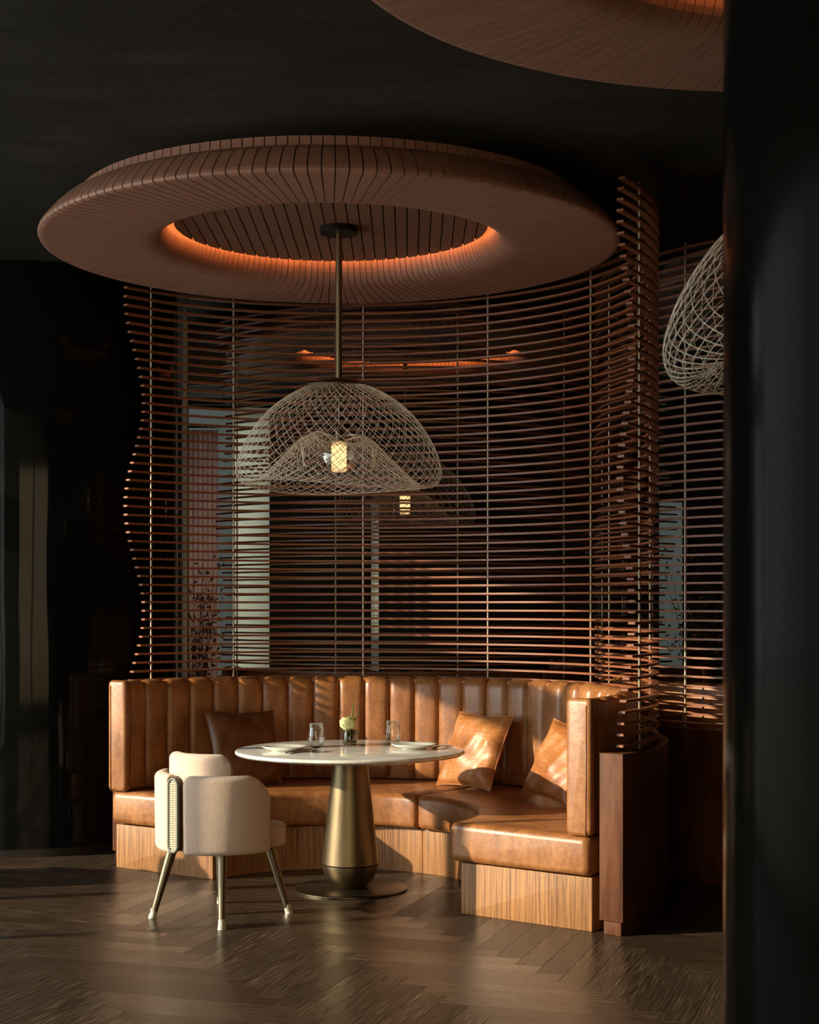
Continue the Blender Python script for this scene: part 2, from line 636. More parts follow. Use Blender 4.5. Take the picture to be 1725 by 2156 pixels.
wno = 0
for (a, c, z0, z1), mull in zip(LEFT_HOLES, LEFT_MULLIONS):
    wno += 1
    x = X0 - 0.10
    b = B()
    for yy in (a, c):
        b.box(x - 0.03, x + 0.03, yy - (0.01 if yy == c else 0), yy + (0.01 if yy == a else 0), z0, z1)
    b.box(x - 0.03, x + 0.03, a, c, z0, z0 + 0.015)
    b.box(x - 0.03, x + 0.03, a, c, z1 - 0.015, z1)
    w = structure('window_%d' % wno, b.me('window_frame', 'black metal'))
    link('pane', B().box(x - 0.005, x + 0.005, a + 0.02, c - 0.02, z0 + 0.02, z1 - 0.02).me('pane', 'window glass'), w)
    for my in mull:
        link('mullion', B().box(x - 0.03, x + 0.03, my - 0.028, my + 0.028, z0, z1).me('mullion', 'black metal'), w)
for (a, c, z0, z1) in FRONT_HOLES + BACK_HOLES:
    wno += 1
    y = (Y0 - 0.1) if (a, c, z0, z1) in FRONT_HOLES else (Y1 + 0.1)
    b = B()
    t = min(0.03, (c - a) * 0.12)
    b.box(a, a + t, y - 0.03, y + 0.03, z0, z1).box(c - t, c, y - 0.03, y + 0.03, z0, z1)
    b.box(a, c, y - 0.03, y + 0.03, z0, z0 + 0.03).box(a, c, y - 0.03, y + 0.03, z1 - 0.03, z1)
    w = structure('window_%d' % wno, b.me('window_frame', 'black metal'))
    link('pane', B().box(a + t * 0.6, c - t * 0.6, y - 0.005, y + 0.005, z0 + 0.02, z1 - 0.02).me('pane', 'window glass' if y > 0 else 'warm fill glass'), w)


structure('floor_bounce', B().box(-40.0, X0 - 0.2, -25.0, 40.0, -0.30, -0.10).box(X0 - 0.2, 20.0, Y1 + 0.2, 40.0, -0.30, -0.10).box(X0 - 0.2, 20.0, -25.0, Y0 - 0.2, -0.30, -0.10).me('bounce_ground', 'pale bounce ground'))  # unseen pale ground added to bounce sunlight up onto the ceiling
structure('wall_sky_block', B().box(-14.0, 14.0, 21.0, 21.3, -0.10, 5.2).me('sky_block_wall', 'sky block'))  # wall added outside to keep bright sky out of the back windows

# floor: herringbone planks, the nearest 300 as single planks
def build_floor():
    L, W, T = 0.84, 0.12, 0.02
    root = bpy.data.objects['floor']
    ax = radians(27.0)
    g = 0.0005
    vs, fs = [], []
    bb = B().box(g, L - g, g, W - g, -T, 0.0, 0.0007)
    uv = [(p[0], p[1]) for p in bb.v]
    pm = mesh('plank', bb.v, bb.f, 'floor oak', False, uv)
    planks = []
    # herringbone lattice in the (u, v) frame of the boards
    n = int(round(L / W))
    rng = 70
    rot = Matrix.Rotation(ax + pi / 4, 2)
    for i in range(-rng, rng):
        for j in range(-16, 17):
            # steps of a horizontal board: shift by (W, W) along the zigzag, by (L, -L) across columns
            u = i * W + j * L
            v = i * W - j * L
            planks.append((u, v, 0))
            planks.append((u + L, v + W - L, 1))
    cand = []
    for (u, v, k) in planks:
        cu, cv = (u + L / 2, v + W / 2) if k == 0 else (u + W / 2, v + L / 2)
        c = rot @ Vector((cu, cv)) + Vector((0.1, 7.6))
        if c.y < 1.0 or c.y > 15.9 or c.x < X0 + 0.2 or c.x > X1 - 0.2:
            continue
        cand.append((c, u, v, k))

    def seen(c):
        px = 862.5 + FPX * c.x / c.y
        py = HORIZON + FPX * EYE / c.y
        if not (-60 < px < 1590 and py < 2220):
            return None
        d = (c - Vector((-0.41, 8.34)))
        th = atan2(d.y, d.x)
        if d.length > 0.9 and -0.7 < th < 2.6 and d.length < 1.72:
            return None
        if c.y > 9.7 and c.x < 1.3:
            return None
        if (c - Vector((2.87, 9.9))).length < 1.7:
            return None
        return c.y

    vis = sorted([(seen(c), n_) for n_, (c, u, v, k) in enumerate(cand) if seen(c) is not None])
    single = {n_ for _, n_ in vis[:300]}
    far = B()
    faruv = []
    for n_, (c, u, v, k) in enumerate(cand):
        org = rot @ Vector((u, v)) + Vector((0.1, 7.6))
        if k == 0:
            ang, o = ax + pi / 4, org
        else:
            ang = ax + pi / 4 + pi / 2
            o = rot @ Vector((u + W, v)) + Vector((0.1, 7.6))
        if n_ in single:
            link('plank', pm, root, (o.x, o.y, 0.0), (0, 0, ang))
        else:
            ca, sa = cos(ang), sin(ang)
            far.add([(o.x + ca * p[0] - sa * p[1], o.y + sa * p[0] + ca * p[1], p[2]) for p in bb.v], bb.f)
            faruv += uv
    me = mesh('far_planks', far.v, far.f, 'floor oak', False, faruv)
    fo = link('far_planks', me, root)
    fo['kind'] = 'stuff'


build_floor()

# ------------------------------------------------------------------ ceiling rings
K = 0.981
RING_PROFILE = [(1.33, 2.127), (1.33, 2.079), (1.36, 2.076), (1.40, 2.062), (1.435, 2.042), (1.475, 2.005), (1.508, 1.968),
                (1.530, 1.940), (1.536, 1.924), (1.530, 1.911), (1.512, 1.906), (1.10, 1.906), (1.02, 1.907), (0.975, 1.911),
                (0.945, 1.919), (0.922, 1.931), (0.906, 1.948), (0.894, 1.970), (0.883, 2.000), (0.875, 2.030), (0.868, 2.110)]
RING_PROFILE = [(r * K, EYE + d * K) for r, d in RING_PROFILE]
NPL = 156


def offset_profile(prof, d):
    out = []
    for i, (r, z) in enumerate(prof):
        a = prof[max(0, i - 1)]
        c = prof[min(len(prof) - 1, i + 1)]
        tx, tz = c[0] - a[0], c[1] - a[1]
        l = sqrt(tx * tx + tz * tz)
        out.append((r + tz / l * d, z - tx / l * d))
    return out


def plank_geo():
    half = pi / NPL * 0.90
    inn = offset_profile(RING_PROFILE, -0.012)
    # make sure the skirt goes to the inside of the ring
    cz = EYE + 2.03 * K
    inn2 = offset_profile(RING_PROFILE, 0.012)
    def meanz(p):
        return p[10][1]
    inner = inn if meanz(inn) > meanz(inn2) else inn2
    b = B()
    b.grid([[pol(r, -half, z) for r, z in inner], [pol(r, -half, z) for r, z in RING_PROFILE],
            [pol(r, half, z) for r, z in RING_PROFILE], [pol(r, half, z) for r, z in inner]])
    return b, inner


PG, INNER = plank_geo()
PLANK_ME = mesh('ring_plank', PG.v, PG.f, 'ring plank')
bk = B().lathe(offset_profile(RING_PROFILE, 0.009) if offset_profile(RING_PROFILE, 0.009)[10][1] > RING_PROFILE[10][1] else offset_profile(RING_PROFILE, -0.009), 120, cap=False)
RING_BACK_ME = bk.me('ring_backing', 'groove black', True)
joined = B()
for k in range(NPL):
    a = 2 * pi * k / NPL
    ca, sa = cos(a), sin(a)
    joined.add([(ca * x - sa * y, sa * x + ca * y, z) for x, y, z in PG.v], PG.f)
JOINED_ME = mesh('ring_planks', joined.v, joined.f, 'ring plank')
PANEL_R, PANEL_Z = 0.838 * K, EYE + 2.026 * K
strips = []
sw = 0.0612
ns = int(PANEL_R * 2 / sw) + 2
for k in range(-ns // 2, ns // 2 + 1):
    xa, xb = (k - 0.5) * sw + 0.0035, (k + 0.5) * sw - 0.0035
    xa, xb = max(xa, -PANEL_R + 0.001), min(xb, PANEL_R - 0.001)
    if xb - xa < 0.006:
        continue
    xs = [xa + (xb - xa) * q / 3 for q in range(4)]
    top = [(x, sqrt(max(0, PANEL_R ** 2 - x * x))) for x in xs]
    poly = top + [(x, -y) for x, y in reversed(top)]
    m = len(poly)
    vs = [(x, y, 0.0) for x, y in poly] + [(x, y, 0.007) for x, y in poly]
    fs = [tuple(range(m)), tuple(reversed(range(m, 2 * m)))] + [(i, i + m, (i + 1) % m + m, (i + 1) % m) for i in range(m)]
    strips.append((vs, fs))
STRIP_MES = [mesh('recess_plank', v, f, 'recess plank') for v, f in strips]
LED_ME = B().tube([pol(0.829 * K, 2 * pi * i / 96, PANEL_Z + 0.021) for i in range(96)], 0.004, 6, closed=True).me('led_strip', 'cove led', True)
PBACK_ME = B().lathe([(0.0, PANEL_Z + 0.005), (PANEL_R - 0.012, PANEL_Z + 0.005), (PANEL_R - 0.012, PANEL_Z + 0.012), (0.0, PANEL_Z + 0.012)], 64).me('recess_backing', 'groove black')


def ring(x, y, label, near=True, rz=0.0):
    r = thing('ceiling_ring', label, 'ceiling feature', (x, y, 0), rz, 'slatted ceiling rings')
    link('backing', RING_BACK_ME, r)
    if near:
        for k in range(NPL):
            link('ring_plank', PLANK_ME, r, (0, 0, 0), (0, 0, 2 * pi * k / NPL))
    else:
        j = link('ring_planks', JOINED_ME, r)
        j['kind'] = 'stuff'
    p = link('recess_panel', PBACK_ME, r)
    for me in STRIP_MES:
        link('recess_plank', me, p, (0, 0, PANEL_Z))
    link('led_strip', LED_ME, r)['label'] = 'hidden warm orange light strip'
    return r


BOOTH1 = (-0.41, 8.34)
BOOTH2 = (2.87, 9.90)
BOOTH3 = (0.0, 12.2)
ring(BOOTH1[0], BOOTH1[1], 'large brown planked ceiling ring glowing orange inside, above the round table')
ring(1.246, 4.287, 'nearest planked ceiling ring, cut off by the top edge and the black pillar')
ring(BOOTH3[0], BOOTH3[1], 'far planked ceiling ring glimpsed through the slats behind the hanging lamp', near=False)
ring(BOOTH2[0], BOOTH2[1], 'planked ceiling ring behind the right hand slats, mostly hidden by the black pillar', near=False)


# ------------------------------------------------------------------ slatted screens
TH0, TH1 = radians(-37.3), radians(146.0)
PITCH, ZS0, NSLAT = 0.052, 0.868, 52
RS0, RS1 = 1.668, 1.703
SLATS = []
for i in range(NSLAT):
    z = ZS0 + i * PITCH
    wave = radians(2.3) * cos(2 * pi * (z - 3.36) / 1.245)
    a0, a1 = radians(-32.2) - wave, radians(137.2) + wave
    rows = []
    n = 52
    for k in range(n + 1):
        th = a0 + (a1 - a0) * k / n
        rows.append([pol(RS0, th, z - 0.0058), pol(RS1, th, z - 0.0058), pol(RS1, th, z + 0.0058), pol(RS0, th, z + 0.0058)])
    b = B().grid(rows, flip=True, closed=True)
    b.f.append((0, 1, 2, 3))
    b.f.append((n * 4 + 3, n * 4 + 2, n * 4 + 1, n * 4))
    SLATS.append(b.me('slat', 'slat wood', 'angle'))
ROD_ME = B().lathe([(0.0065, 0.83), (0.0065, ZS0 + (NSLAT - 1) * PITCH + 0.03)], 8).me('rod', 'screen rod', 'angle')
RODS = [133.0, 114.0, 86.0, 58.0, 30.0, 2.0, -26.3]


def screen(x, y, rz, label):
    r = thing('slatted_screen', label, 'screen', (x, y, 0), rz, 'curved slatted screens')
    arc_solid('base_panel', 1.622, 1.748, 0.065, 0.84, TH0, TH1 - radians(5), 72, 0.003, 'walnut panel', parent=r)
    arc_solid('base_foot', 1.640, 1.732, 0.0, 0.065, TH0 + 0.006, TH1 - radians(5) - 0.006, 60, 0.002, 'walnut panel', parent=r)
    for me in SLATS:
        link('slat', me, r)
    for d in RODS:
        link('rod', ROD_ME, r, pol(1.6855, radians(d), 0))
    return r


screen(BOOTH1[0], BOOTH1[1], 0.0, 'tall curved screen of thin brown wooden slats wrapping behind the tan seating')
screen(BOOTH2[0], BOOTH2[1], radians(160), 'curved slat screen at right, partly hidden by the black pillar')
screen(BOOTH3[0], BOOTH3[1], radians(251), 'far curved slat screen seen through the main screen behind the lamp')


# ------------------------------------------------------------------ banquettes
RB, RBO = 1.462, 1.592
ZB0, ZB1 = 0.452, 1.088
NCH = 15
MID = (TH0 + TH1) / 2


def channel_mesh(width):
    """one upright padded channel of the backrest, centred on angle 0"""
    prof = [(RB + 0.030, ZB0 + 0.004), (RB + 0.004, ZB0 + 0.03), (RB, ZB0 + 0.12), (RB, 0.75), (RB, ZB1 - 0.13), (RB + 0.003, ZB1 - 0.06),
            (RB + 0.016, ZB1 - 0.022), (RB + 0.045, ZB1 - 0.003), (RB + 0.085, ZB1), (RB + 0.112, ZB1 - 0.012), (RBO - 0.004, ZB1 - 0.05), (RBO, ZB1 - 0.12)]
    b = B()
    nu = 10
    rows = []
    for (i, (r, z)) in enumerate(prof):
        a = prof[max(0, i - 1)]
        c = prof[min(len(prof) - 1, i + 1)]
        tx, tz = c[0] - a[0], c[1] - a[1]
        l = sqrt(tx * tx + tz * tz)
        nr, nz = -tz / l, tx / l           # outward (towards the table / up)
        row = []
        for k in range(nu + 1):
            u = -1 + 2 * k / nu
            sag = (1 - sqrt(max(0.0, 1 - abs(u) ** 3.2))) * 0.024
            if i >= 9:
                sag *= 0.5
            row.append(pol(r - nr * sag, u * width / 2, z - nz * sag))
        rows.append(row)
    b.grid(rows, flip=True)
    return b.me('channel', 'saddle leather', True)


CH_W = (TH1 - TH0) / (2 * NCH)
CHAN = channel_mesh(CH_W - 0.0016 / RB)


def banquette(x, y, rz, half, label):
    a0, a1 = (MID + 0.0016, TH1) if half == 0 else (TH0, MID - 0.0016)
    r = thing('curved_banquette', label, 'banquette', (x, y, 0), rz, 'tan leather banquettes')
    e0 = 0.020 if half == 1 else 0.0
    e1 = 0.020 if half == 0 else 0.0
    arc_solid('plinth', 0.83, 1.575, 0.0, 0.252, a0 + e0 * 0.5, a1 - e1 * 0.5, 36, 0.003, 'plinth veneer', parent=r)
    arc_solid('seat_cushion', 0.768, 1.585, 0.258, 0.448, a0 - (e0 and 0.016), a1 + (e1 and 0.016), 44, 0.036, 'saddle leather', parent=r, crown=0.012)
    back = arc_solid('backrest', RB + 0.035, RBO - 0.004, ZB0, ZB1 - 0.012, a0, a1, 44, 0.02, 'saddle leather', parent=r)
    for k in range(NCH):
        c = a0 + (a1 - a0) * (k + 0.5) / NCH
        link('channel', CHAN, back, (0, 0, 0), (0, 0, c))
    if half == 0:
        arc_solid('end_panel', RB - 0.004, RBO + 0.006, ZB0 - 0.004, ZB1 + 0.002, a1 - 0.016, a1 + 0.022, 2, 0.028, 'saddle leather', parent=r, end=0.02)
    else:
        arc_solid('end_panel', RB - 0.004, RBO + 0.006, ZB0 - 0.004, ZB1 + 0.002, a0 - 0.022, a0 + 0.016, 2, 0.028, 'saddle leather', parent=r, end=0.02)
    ea = a1 + 0.0225 if half == 0 else a0 - 0.0225
    pipe = [(RBO - 0.022 + 0.0, ZB0 + 0.0), (RBO - 0.020, 0.70), (RBO - 0.020, ZB1 - 0.03)]
    link('piping', B().tube([pol(q, ea, z) for q, z in pipe], 0.0035, 6).me('piping', 'saddle leather', True), r)
    return r


banquette(BOOTH1[0], BOOTH1[1], 0, 0, 'left half of the tan leather banquette, holding the dark brown cushion')
banquette(BOOTH1[0], BOOTH1[1], 0, 1, 'right half of the tan leather banquette, holding two cowhide cushions')
banquette(BOOTH2[0], BOOTH2[1], radians(160), 0, 'shaded leather banquette glimpsed through the right hand slats, nearer half')
banquette(BOOTH2[0], BOOTH2[1], radians(160), 1, 'shaded leather banquette glimpsed through the right hand slats, farther half')
banquette(BOOTH3[0], BOOTH3[1], radians(251), 1, 'leather banquette top peeking over the left of the main backrest behind the slats')
banquette(BOOTH3[0], BOOTH3[1], radians(251), 0, 'leather banquette far behind the right part of the main screen')


# ------------------------------------------------------------------ columns
c = thing('lacquered_column', 'broad glossy black round column left of the banquette', 'column', (-2.42, 10.46, 0))
link('shaft', B().lathe([(0.88, 0.05), (0.88, CEIL)], 160).me('column_shaft', 'black lacquer', 'angle'), c)
link('base_band', B().lathe([(0.872, 0.0), (0.872, 0.05)], 120).me('base_band', 'black metal', 'angle'), c)
PR, PY = 0.5, 2.3
PX = 0.19776 * PY + PR * sqrt(1 + 0.19776 ** 2)
c = thing('lacquered_pillar', 'glossy black pillar close to the camera at the right edge', 'column', (PX, PY, 0))
link('shaft', B().lathe([(PR, 0.05), (PR, CEIL)], 128).me('pillar_shaft', 'black lacquer foreground', 'angle'), c)
link('base_band', B().lathe([(PR - 0.006, 0.0), (PR - 0.006, 0.05)], 96).me('pillar_base', 'black metal', 'angle'), c)


# ------------------------------------------------------------------ hanging lamps
SHADE = [(0.045, 2.702), (0.10, 2.694), (0.17, 2.672), (0.25, 2.632), (0.33, 2.578), (0.40, 2.512), (0.455, 2.440), (0.50, 2.362), (0.53, 2.285),
         (0.541, 2.225), (0.532, 2.178), (0.505, 2.150), (0.465, 2.143), (0.42, 2.160), (0.375, 2.195), (0.325, 2.245), (0.27, 2.300), (0.22, 2.352), (0.17, 2.385), (0.125, 2.402)]


def shade_point(s, phi):
    n = len(SHADE) - 1
    x = s * n
    i = min(int(x), n - 1)
    f = x - i
    p0, p1, p2, p3 = SHADE[max(i - 1, 0)], SHADE[i], SHADE[i + 1], SHADE[min(i + 2, n)]

    def cr(a, b_, c_, d):
        return 0.5 * (2 * b_ + (c_ - a) * f + (2 * a - 5 * b_ + 4 * c_ - d) * f * f + (3 * b_ - a - 3 * c_ + d) * f ** 3)
    r, z = cr(p0[0], p1[0], p2[0], p3[0]), cr(p0[1], p1[1], p2[1], p3[1])
    wgt = max(0.0, min(1.0, (s - 0.40) / 0.3))
    z += 0.022 * wgt * cos(2 * (phi - 0.5)) + 0.016 * wgt * cos(phi - 2.6)
    return (r * cos(phi), r * sin(phi), z)


def shade_mesh():
    b = B()
    NW, NSEG = 48, 48
    for fam in (-1, 1):
        for w in range(NW):
            pts = [shade_point(k / NSEG, 2 * pi * w / NW + fam * 3.0 * (k / NSEG)) for k in range(NSEG + 1)]
            b.tube(pts, 0.0013, 4, caps=False)
    b.tube([shade_point(1.0, 2 * pi * k / 48) for k in range(48)], 0.003, 5, closed=True)
    return b.me('wire_shade', 'wire', True)


SHADE_ME = shade_mesh()
CAN_Z = PANEL_Z
canopy_me = B().lathe([(0.0, CAN_Z), (0.098, CAN_Z), (0.102, CAN_Z - 0.004), (0.102, CAN_Z - 0.030), (0.098, CAN_Z - 0.034), (0.0, CAN_Z - 0.034)], 48).me('canopy', 'black metal', 'angle')
rod_me = B().lathe([(0.0155, 2.70), (0.0155, CAN_Z - 0.03)], 20).me('lamp_rod', 'aged brass', 'angle')
cap_me = B().lathe([(0.0, 2.717), (0.10, 2.708), (0.19, 2.676), (0.192, 2.668), (0.10, 2.698), (0.0, 2.706)], 40).me('top_cap', 'dark bronze', True)
cable_me = B().lathe([(0.0035, 2.435), (0.0035, 2.70)], 8).me('cable', 'screen rod', True)
sock_me = B().lathe([(0.0, 2.448), (0.02, 2.448), (0.022, 2.440), (0.022, 2.40), (0.030, 2.395), (0.030, 2.385), (0.0, 2.385)], 24).me('socket', 'chair leg brass', 'angle')
gl = []
for k in range(17):
    a = pi * k / 16
    gl.append((0.102 * (abs(sin(a)) ** 0.8) + 1e-4, 2.305 + 0.088 * cos(a)))
globe_me = B().lathe(gl, 40, cap=False).me('glass_globe', 'lamp glass', True)
core_me = B().lathe([(0.0, 2.383), (0.034, 2.381), (0.040, 2.372), (0.040, 2.234), (0.034, 2.226), (0.0, 2.226)], 28).me('light_core', 'lamp glow', True)
arm_b = B()
for sgn in (-1, 1):
    arc = [(sgn * 0.022, 0.0, 2.415), (sgn * 0.06, 0.0, 2.425), (sgn * 0.12, 0.02, 2.418), (sgn * 0.17, 0.03, 2.398), (sgn * 0.20, 0.035, 2.375), (sgn * 0.195, 0.035, 2.33), (sgn * 0.185, 0.035, 2.262), (sgn * 0.165, 0.03, 2.258)]
    arm_b.tube(arc, 0.004, 6)
    arm_b.tube([(sgn * 0.183, -0.06, 2.345), (sgn * 0.182, -0.06, 2.275)], 0.005, 6)
    arm_b.tube([(sgn * 0.183, -0.06, 2.345), (sgn * 0.10, -0.03, 2.415), (sgn * 0.022, 0.0, 2.418)], 0.0025, 5)
arms_me = arm_b.me('bracket', 'wire', True)
bar_me = B().tube([(-0.10, -0.02, 2.668), (0.0, 0.0, 2.690), (0.10, 0.03, 2.696)], 0.004, 6).me('cross_bar', 'screen rod', True)


def pendant(x, y, label, rz=0.0):
    r = thing('pendant_lamp', label, 'lamp', (x, y, 0), rz, 'wire dome pendant lamps')
    link('canopy', canopy_me, r)
    link('rod', rod_me, r)
    s = link('wire_shade', SHADE_ME, r)
    link('top_cap', cap_me, s)
    link('cross_bar', bar_me, s)
    link('cable', cable_me, r)
    link('bracket', arms_me, r)
    bu = link('bulb', globe_me, r)
    link('light_core', core_me, bu)
    link('socket', sock_me, bu)
    return r


pendant(-0.371, 8.34, 'wire mesh dome lamp on a brass rod above the round table')
pendant(1.235, 4.30, 'large pale wire dome lamp half hidden behind the black pillar', 0.8)
pendant(-0.035, 12.2, 'far wire dome lamp seen through the slats below the main lamp', 0.3)


# ------------------------------------------------------------------ round table
TX, TY = -0.318, 8.52
t = thing('round_table', 'round pale marble table on a brass pedestal', 'table', (TX, TY, 0))
link('tabletop', B().lathe([(0.0, 0.752), (0.600, 0.752), (0.612, 0.750), (0.617, 0.744), (0.617, 0.736), (0.608, 0.728), (0.50, 0.712), (0.30, 0.706), (0.0, 0.706)], 128).me('tabletop', 'pale marble', 'angle'), t)
ped = [(0.092, 0.706), (0.101, 0.62), (0.116, 0.48), (0.133, 0.32), (0.147, 0.20), (0.1525, 0.142)]
low = [(0.1515, 0.136), (0.150, 0.118), (0.143, 0.092), (0.128, 0.062), (0.108, 0.036), (0.088, 0.018), (0.078, 0.010)]
link('pedestal', B().lathe(ped, 72).me('pedestal', 'aged brass', 'angle'), t)
link('pedestal_foot', B().lathe(low, 72).me('pedestal_foot', 'aged brass', 'angle'), t)
link('base_plate', B().lathe([(0.0, 0.012), (0.300, 0.012), (0.305, 0.009), (0.305, 0.002), (0.302, 0.0), (0.0, 0.0)], 96).me('base_plate', 'dark bronze', 'angle'), t)
ZT = 0.752


def stadium_lathe(name, prof, mat, loc, parent=None, n=40):
    return link(name, B().lathe(prof, n).me(name, mat, True), parent, loc)


def plate(x, y, label):
    p = thing('plate', label, 'plate', (x, y, ZT), 0, 'dinner plates on the marble table')
    link('rim', B().lathe([(0.0, 0.010), (0.085, 0.010), (0.100, 0.014), (0.120, 0.024), (0.122, 0.027), (0.119, 0.028), (0.098, 0.019), (0.085, 0.015), (0.0, 0.014)], 56).me('plate_rim', 'porcelain', True), p)
    link('foot', B().lathe([(0.060, 0.0), (0.064, 0.0), (0.068, 0.011), (0.058, 0.011)], 40).me('plate_foot', 'porcelain', True), p)


def tumbler(x, y, label):
    g = thing('stemless_glass', label, 'glass', (x, y, ZT), 0, 'stemless glasses on the marble table')
    out = [(0.0, 0.0), (0.026, 0.0), (0.036, 0.006), (0.044, 0.024), (0.0475, 0.045), (0.046, 0.070), (0.041, 0.100), (0.036, 0.128)]
    inn = [(0.0346, 0.128), (0.0396, 0.100), (0.0446, 0.070), (0.046, 0.046), (0.042, 0.026), (0.033, 0.012), (0.0, 0.010)]
    link('bowl', B().lathe(out + inn, 40).me('glass_bowl', 'clear glass', True), g)


plate(-0.665, 8.41, 'white plate on the left side of the marble table')
plate(0.022, 8.54, 'white plate on the right side of the marble table')
tumbler(-0.51, 8.66, 'clear stemless glass left of the small flower vase')
tumbler(-0.094, 8.86, 'clear stemless glass right of the small flower vase')


def spoon(name, p0, p1, label, kind='spoon', lift=0.0, z=ZT):
    p0, p1 = Vector(p0), Vector(p1)
    d = p1 - p0
    L = d.length
    s = thing(name, label, 'cutlery', (p0.x, p0.y, z), atan2(d.y, d.x), 'dark cutlery on the marble table')
    hl = L * 0.72
    rows = []
    for k in range(9):
        q = k / 8
        x = hl * q
        w = 0.0065 - 0.0032 * q
        zc = 0.003 + 0.012 * sin(pi * q) * 0.4 + lift * q
        rows.append([(x, -w, zc), (x, -w * 0.6, zc + 0.0022), (x, w * 0.6, zc + 0.0022), (x, w, zc), (x, w * 0.6, zc - 0.0018), (x, -w * 0.6, zc - 0.0018)])
    b = B().grid(rows, closed=True)
    b.f.append((0, 1, 2, 3, 4, 5))
    link('handle', b.me('handle', 'dark cutlery', True), s)
    b = B()
    n = 10
    if kind == 'knife':
        vs = [(hl, -0.006, 0.003 + lift), (L * 0.9, -0.009, 0.003 + lift), (L, 0.004, 0.003 + lift), (hl, 0.005, 0.003 + lift)]
        vs2 = [(x, y, zz + 0.0022) for x, y, zz in vs]
        b.add(vs + vs2, [(3, 2, 1, 0), (4, 5, 6, 7), (0, 1, 5, 4), (1, 2, 6, 5), (2, 3, 7, 6), (3, 0, 4, 7)])
        link('blade', b.me('blade', 'dark cutlery'), s)
    else:
        cx, a, w = (hl + L) / 2 - 0.002, (L - hl) / 2 + 0.004, 0.019
        rows = []
        for i in range(6):
            f = i / 5
            rows.append([(cx + a * f * cos(2 * pi * k / 16), w * f * sin(2 * pi * k / 16), 0.0030 + lift + 0.008 * f * f) for k in range(16)])
        b.grid(rows, closed=True)
        rows2 = [[(x, y, zz + 0.0012) for x, y, zz in r] for r in rows]
        b.grid(rows2, flip=True, closed=True)
        b.grid([rows[-1], rows2[-1]], closed=True)
        link('bowl', b.me('spoon_bowl', 'dark cutlery', True), s)


spoon('spoon', (-0.665 + 0.02, 8.27), (-0.465, 8.40), 'dark spoon resting beside the left plate', lift=0.012)
spoon('table_knife', (-0.62, 8.22), (-0.42, 8.33), 'dark knife beside the left plate, in front of the spoon', 'knife')
spoon('spoon', (0.155, 8.74), (0.0, 8.90), 'dark spoon lying behind the right plate')
spoon('table_knife', (0.13, 8.56), (0.235, 8.72), 'dark knife at the right rim of the marble table', 'knife')

# vase with a pale yellow flower
v = thing('bud_vase', 'small smoked glass vase with water at the middle of the table', 'vase', (-0.33, 8.80, ZT))
link('glass_body', B().lathe([(0.0, 0.0), (0.036, 0.0), (0.042, 0.006), (0.043, 0.030), (0.042, 0.066), (0.036, 0.074), (0.038, 0.082), (0.035, 0.082), (0.033, 0.074), (0.038, 0.064), (0.039, 0.030), (0.037, 0.010), (0.0, 0.008)], 36).me('vase_body', 'smoked glass', True), v)
link('water', B().lathe([(0.0, 0.009), (0.036, 0.011), (0.038, 0.03), (0.037, 0.05), (0.0, 0.05)], 28).me('water', 'smoked glass', True), v)
f = thing('cut_flower', 'pale yellow blossom with green blades standing in the small vase', 'flower', (-0.33, 8.80, ZT))
random.seed(3)
FC = Vector((-0.013, -0.012, 0.122))
link('stem', B().tube([(0.012, 0.004, 0.012), (0.004, 0.0, 0.06), FC], 0.003, 6).me('stem', 'leaf green', True), f)
pb = B()
for layer, (rad, cnt, tilt) in enumerate(((0.014, 5, 0.2), (0.026, 9, 0.65), (0.038, 12, 1.1), (0.044, 13, 1.6), (0.044, 12, 2.1))):
    for k in range(cnt):
        a = 2 * pi * (k + layer * 0.37) / cnt + random.uniform(-.15, .15)
        d = Vector((sin(tilt) * cos(a), sin(tilt) * sin(a), cos(tilt)))
        e1 = Vector((-sin(a), cos(a), 0))
        e2 = d.cross(e1)
        w = 0.017 + random.uniform(-0.002, 0.003)
        rows = []
        for i in range(4):
            fr = i / 3
            row = []
            for q in range(8):
                b_ = 2 * pi * q / 8
                p = FC + d * (rad - 0.010 * fr * fr + 0.004 * fr * fr * fr * 3 * (0.5 + 0.5 * sin(b_ * 3 + k))) + (e1 * cos(b_) * w + e2 * sin(b_) * w * 1.1) * fr
                row.append(p)
            rows.append(row)
        pb.grid(rows, closed=True)
link('blossom', pb.me('blossom', 'petal', True), f)


def blade(p0, p1, p2, w):
    rows = []
    p0, p1, p2 = Vector(p0), Vector(p1), Vector(p2)
    for k in range(11):
        t_ = k / 10
        p = p0 * (1 - t_) ** 2 + p1 * 2 * t_ * (1 - t_) + p2 * t_ * t_
        ww = w * sin(pi * min(1, 0.12 + 0.88 * t_)) ** 0.7 + 0.0004
        rows.append([p + Vector((-ww, -0.002, 0)), p + Vector((0, 0.001, 0.001)), p + Vector((ww, -0.002, 0)), p + Vector((0, 0.003, 0))])
    return B().grid(rows, closed=True)


for pts in (((0.004, 0.0, 0.05), (0.012, 0, 0.15), (0.018, 0, 0.236)), ((0.006, 0.0, 0.06), (0.015, 0, 0.15), (0.066, 0, 0.196)), ((0.008, -0.01, 0.05), (0.04, -0.02, 0.11), (0.046, -0.025, 0.06))):
    link('leaf_blade', blade(*pts, 0.005).me('leaf_blade', 'leaf green', True), f)


# ------------------------------------------------------------------ tub chair
CX, CY, PHI = -0.926, 7.795, radians(53.5)
ch = thing('tub_chair', 'cream boucle tub chair with a cane strip in its back', 'chair', (CX, CY, 0), PHI)


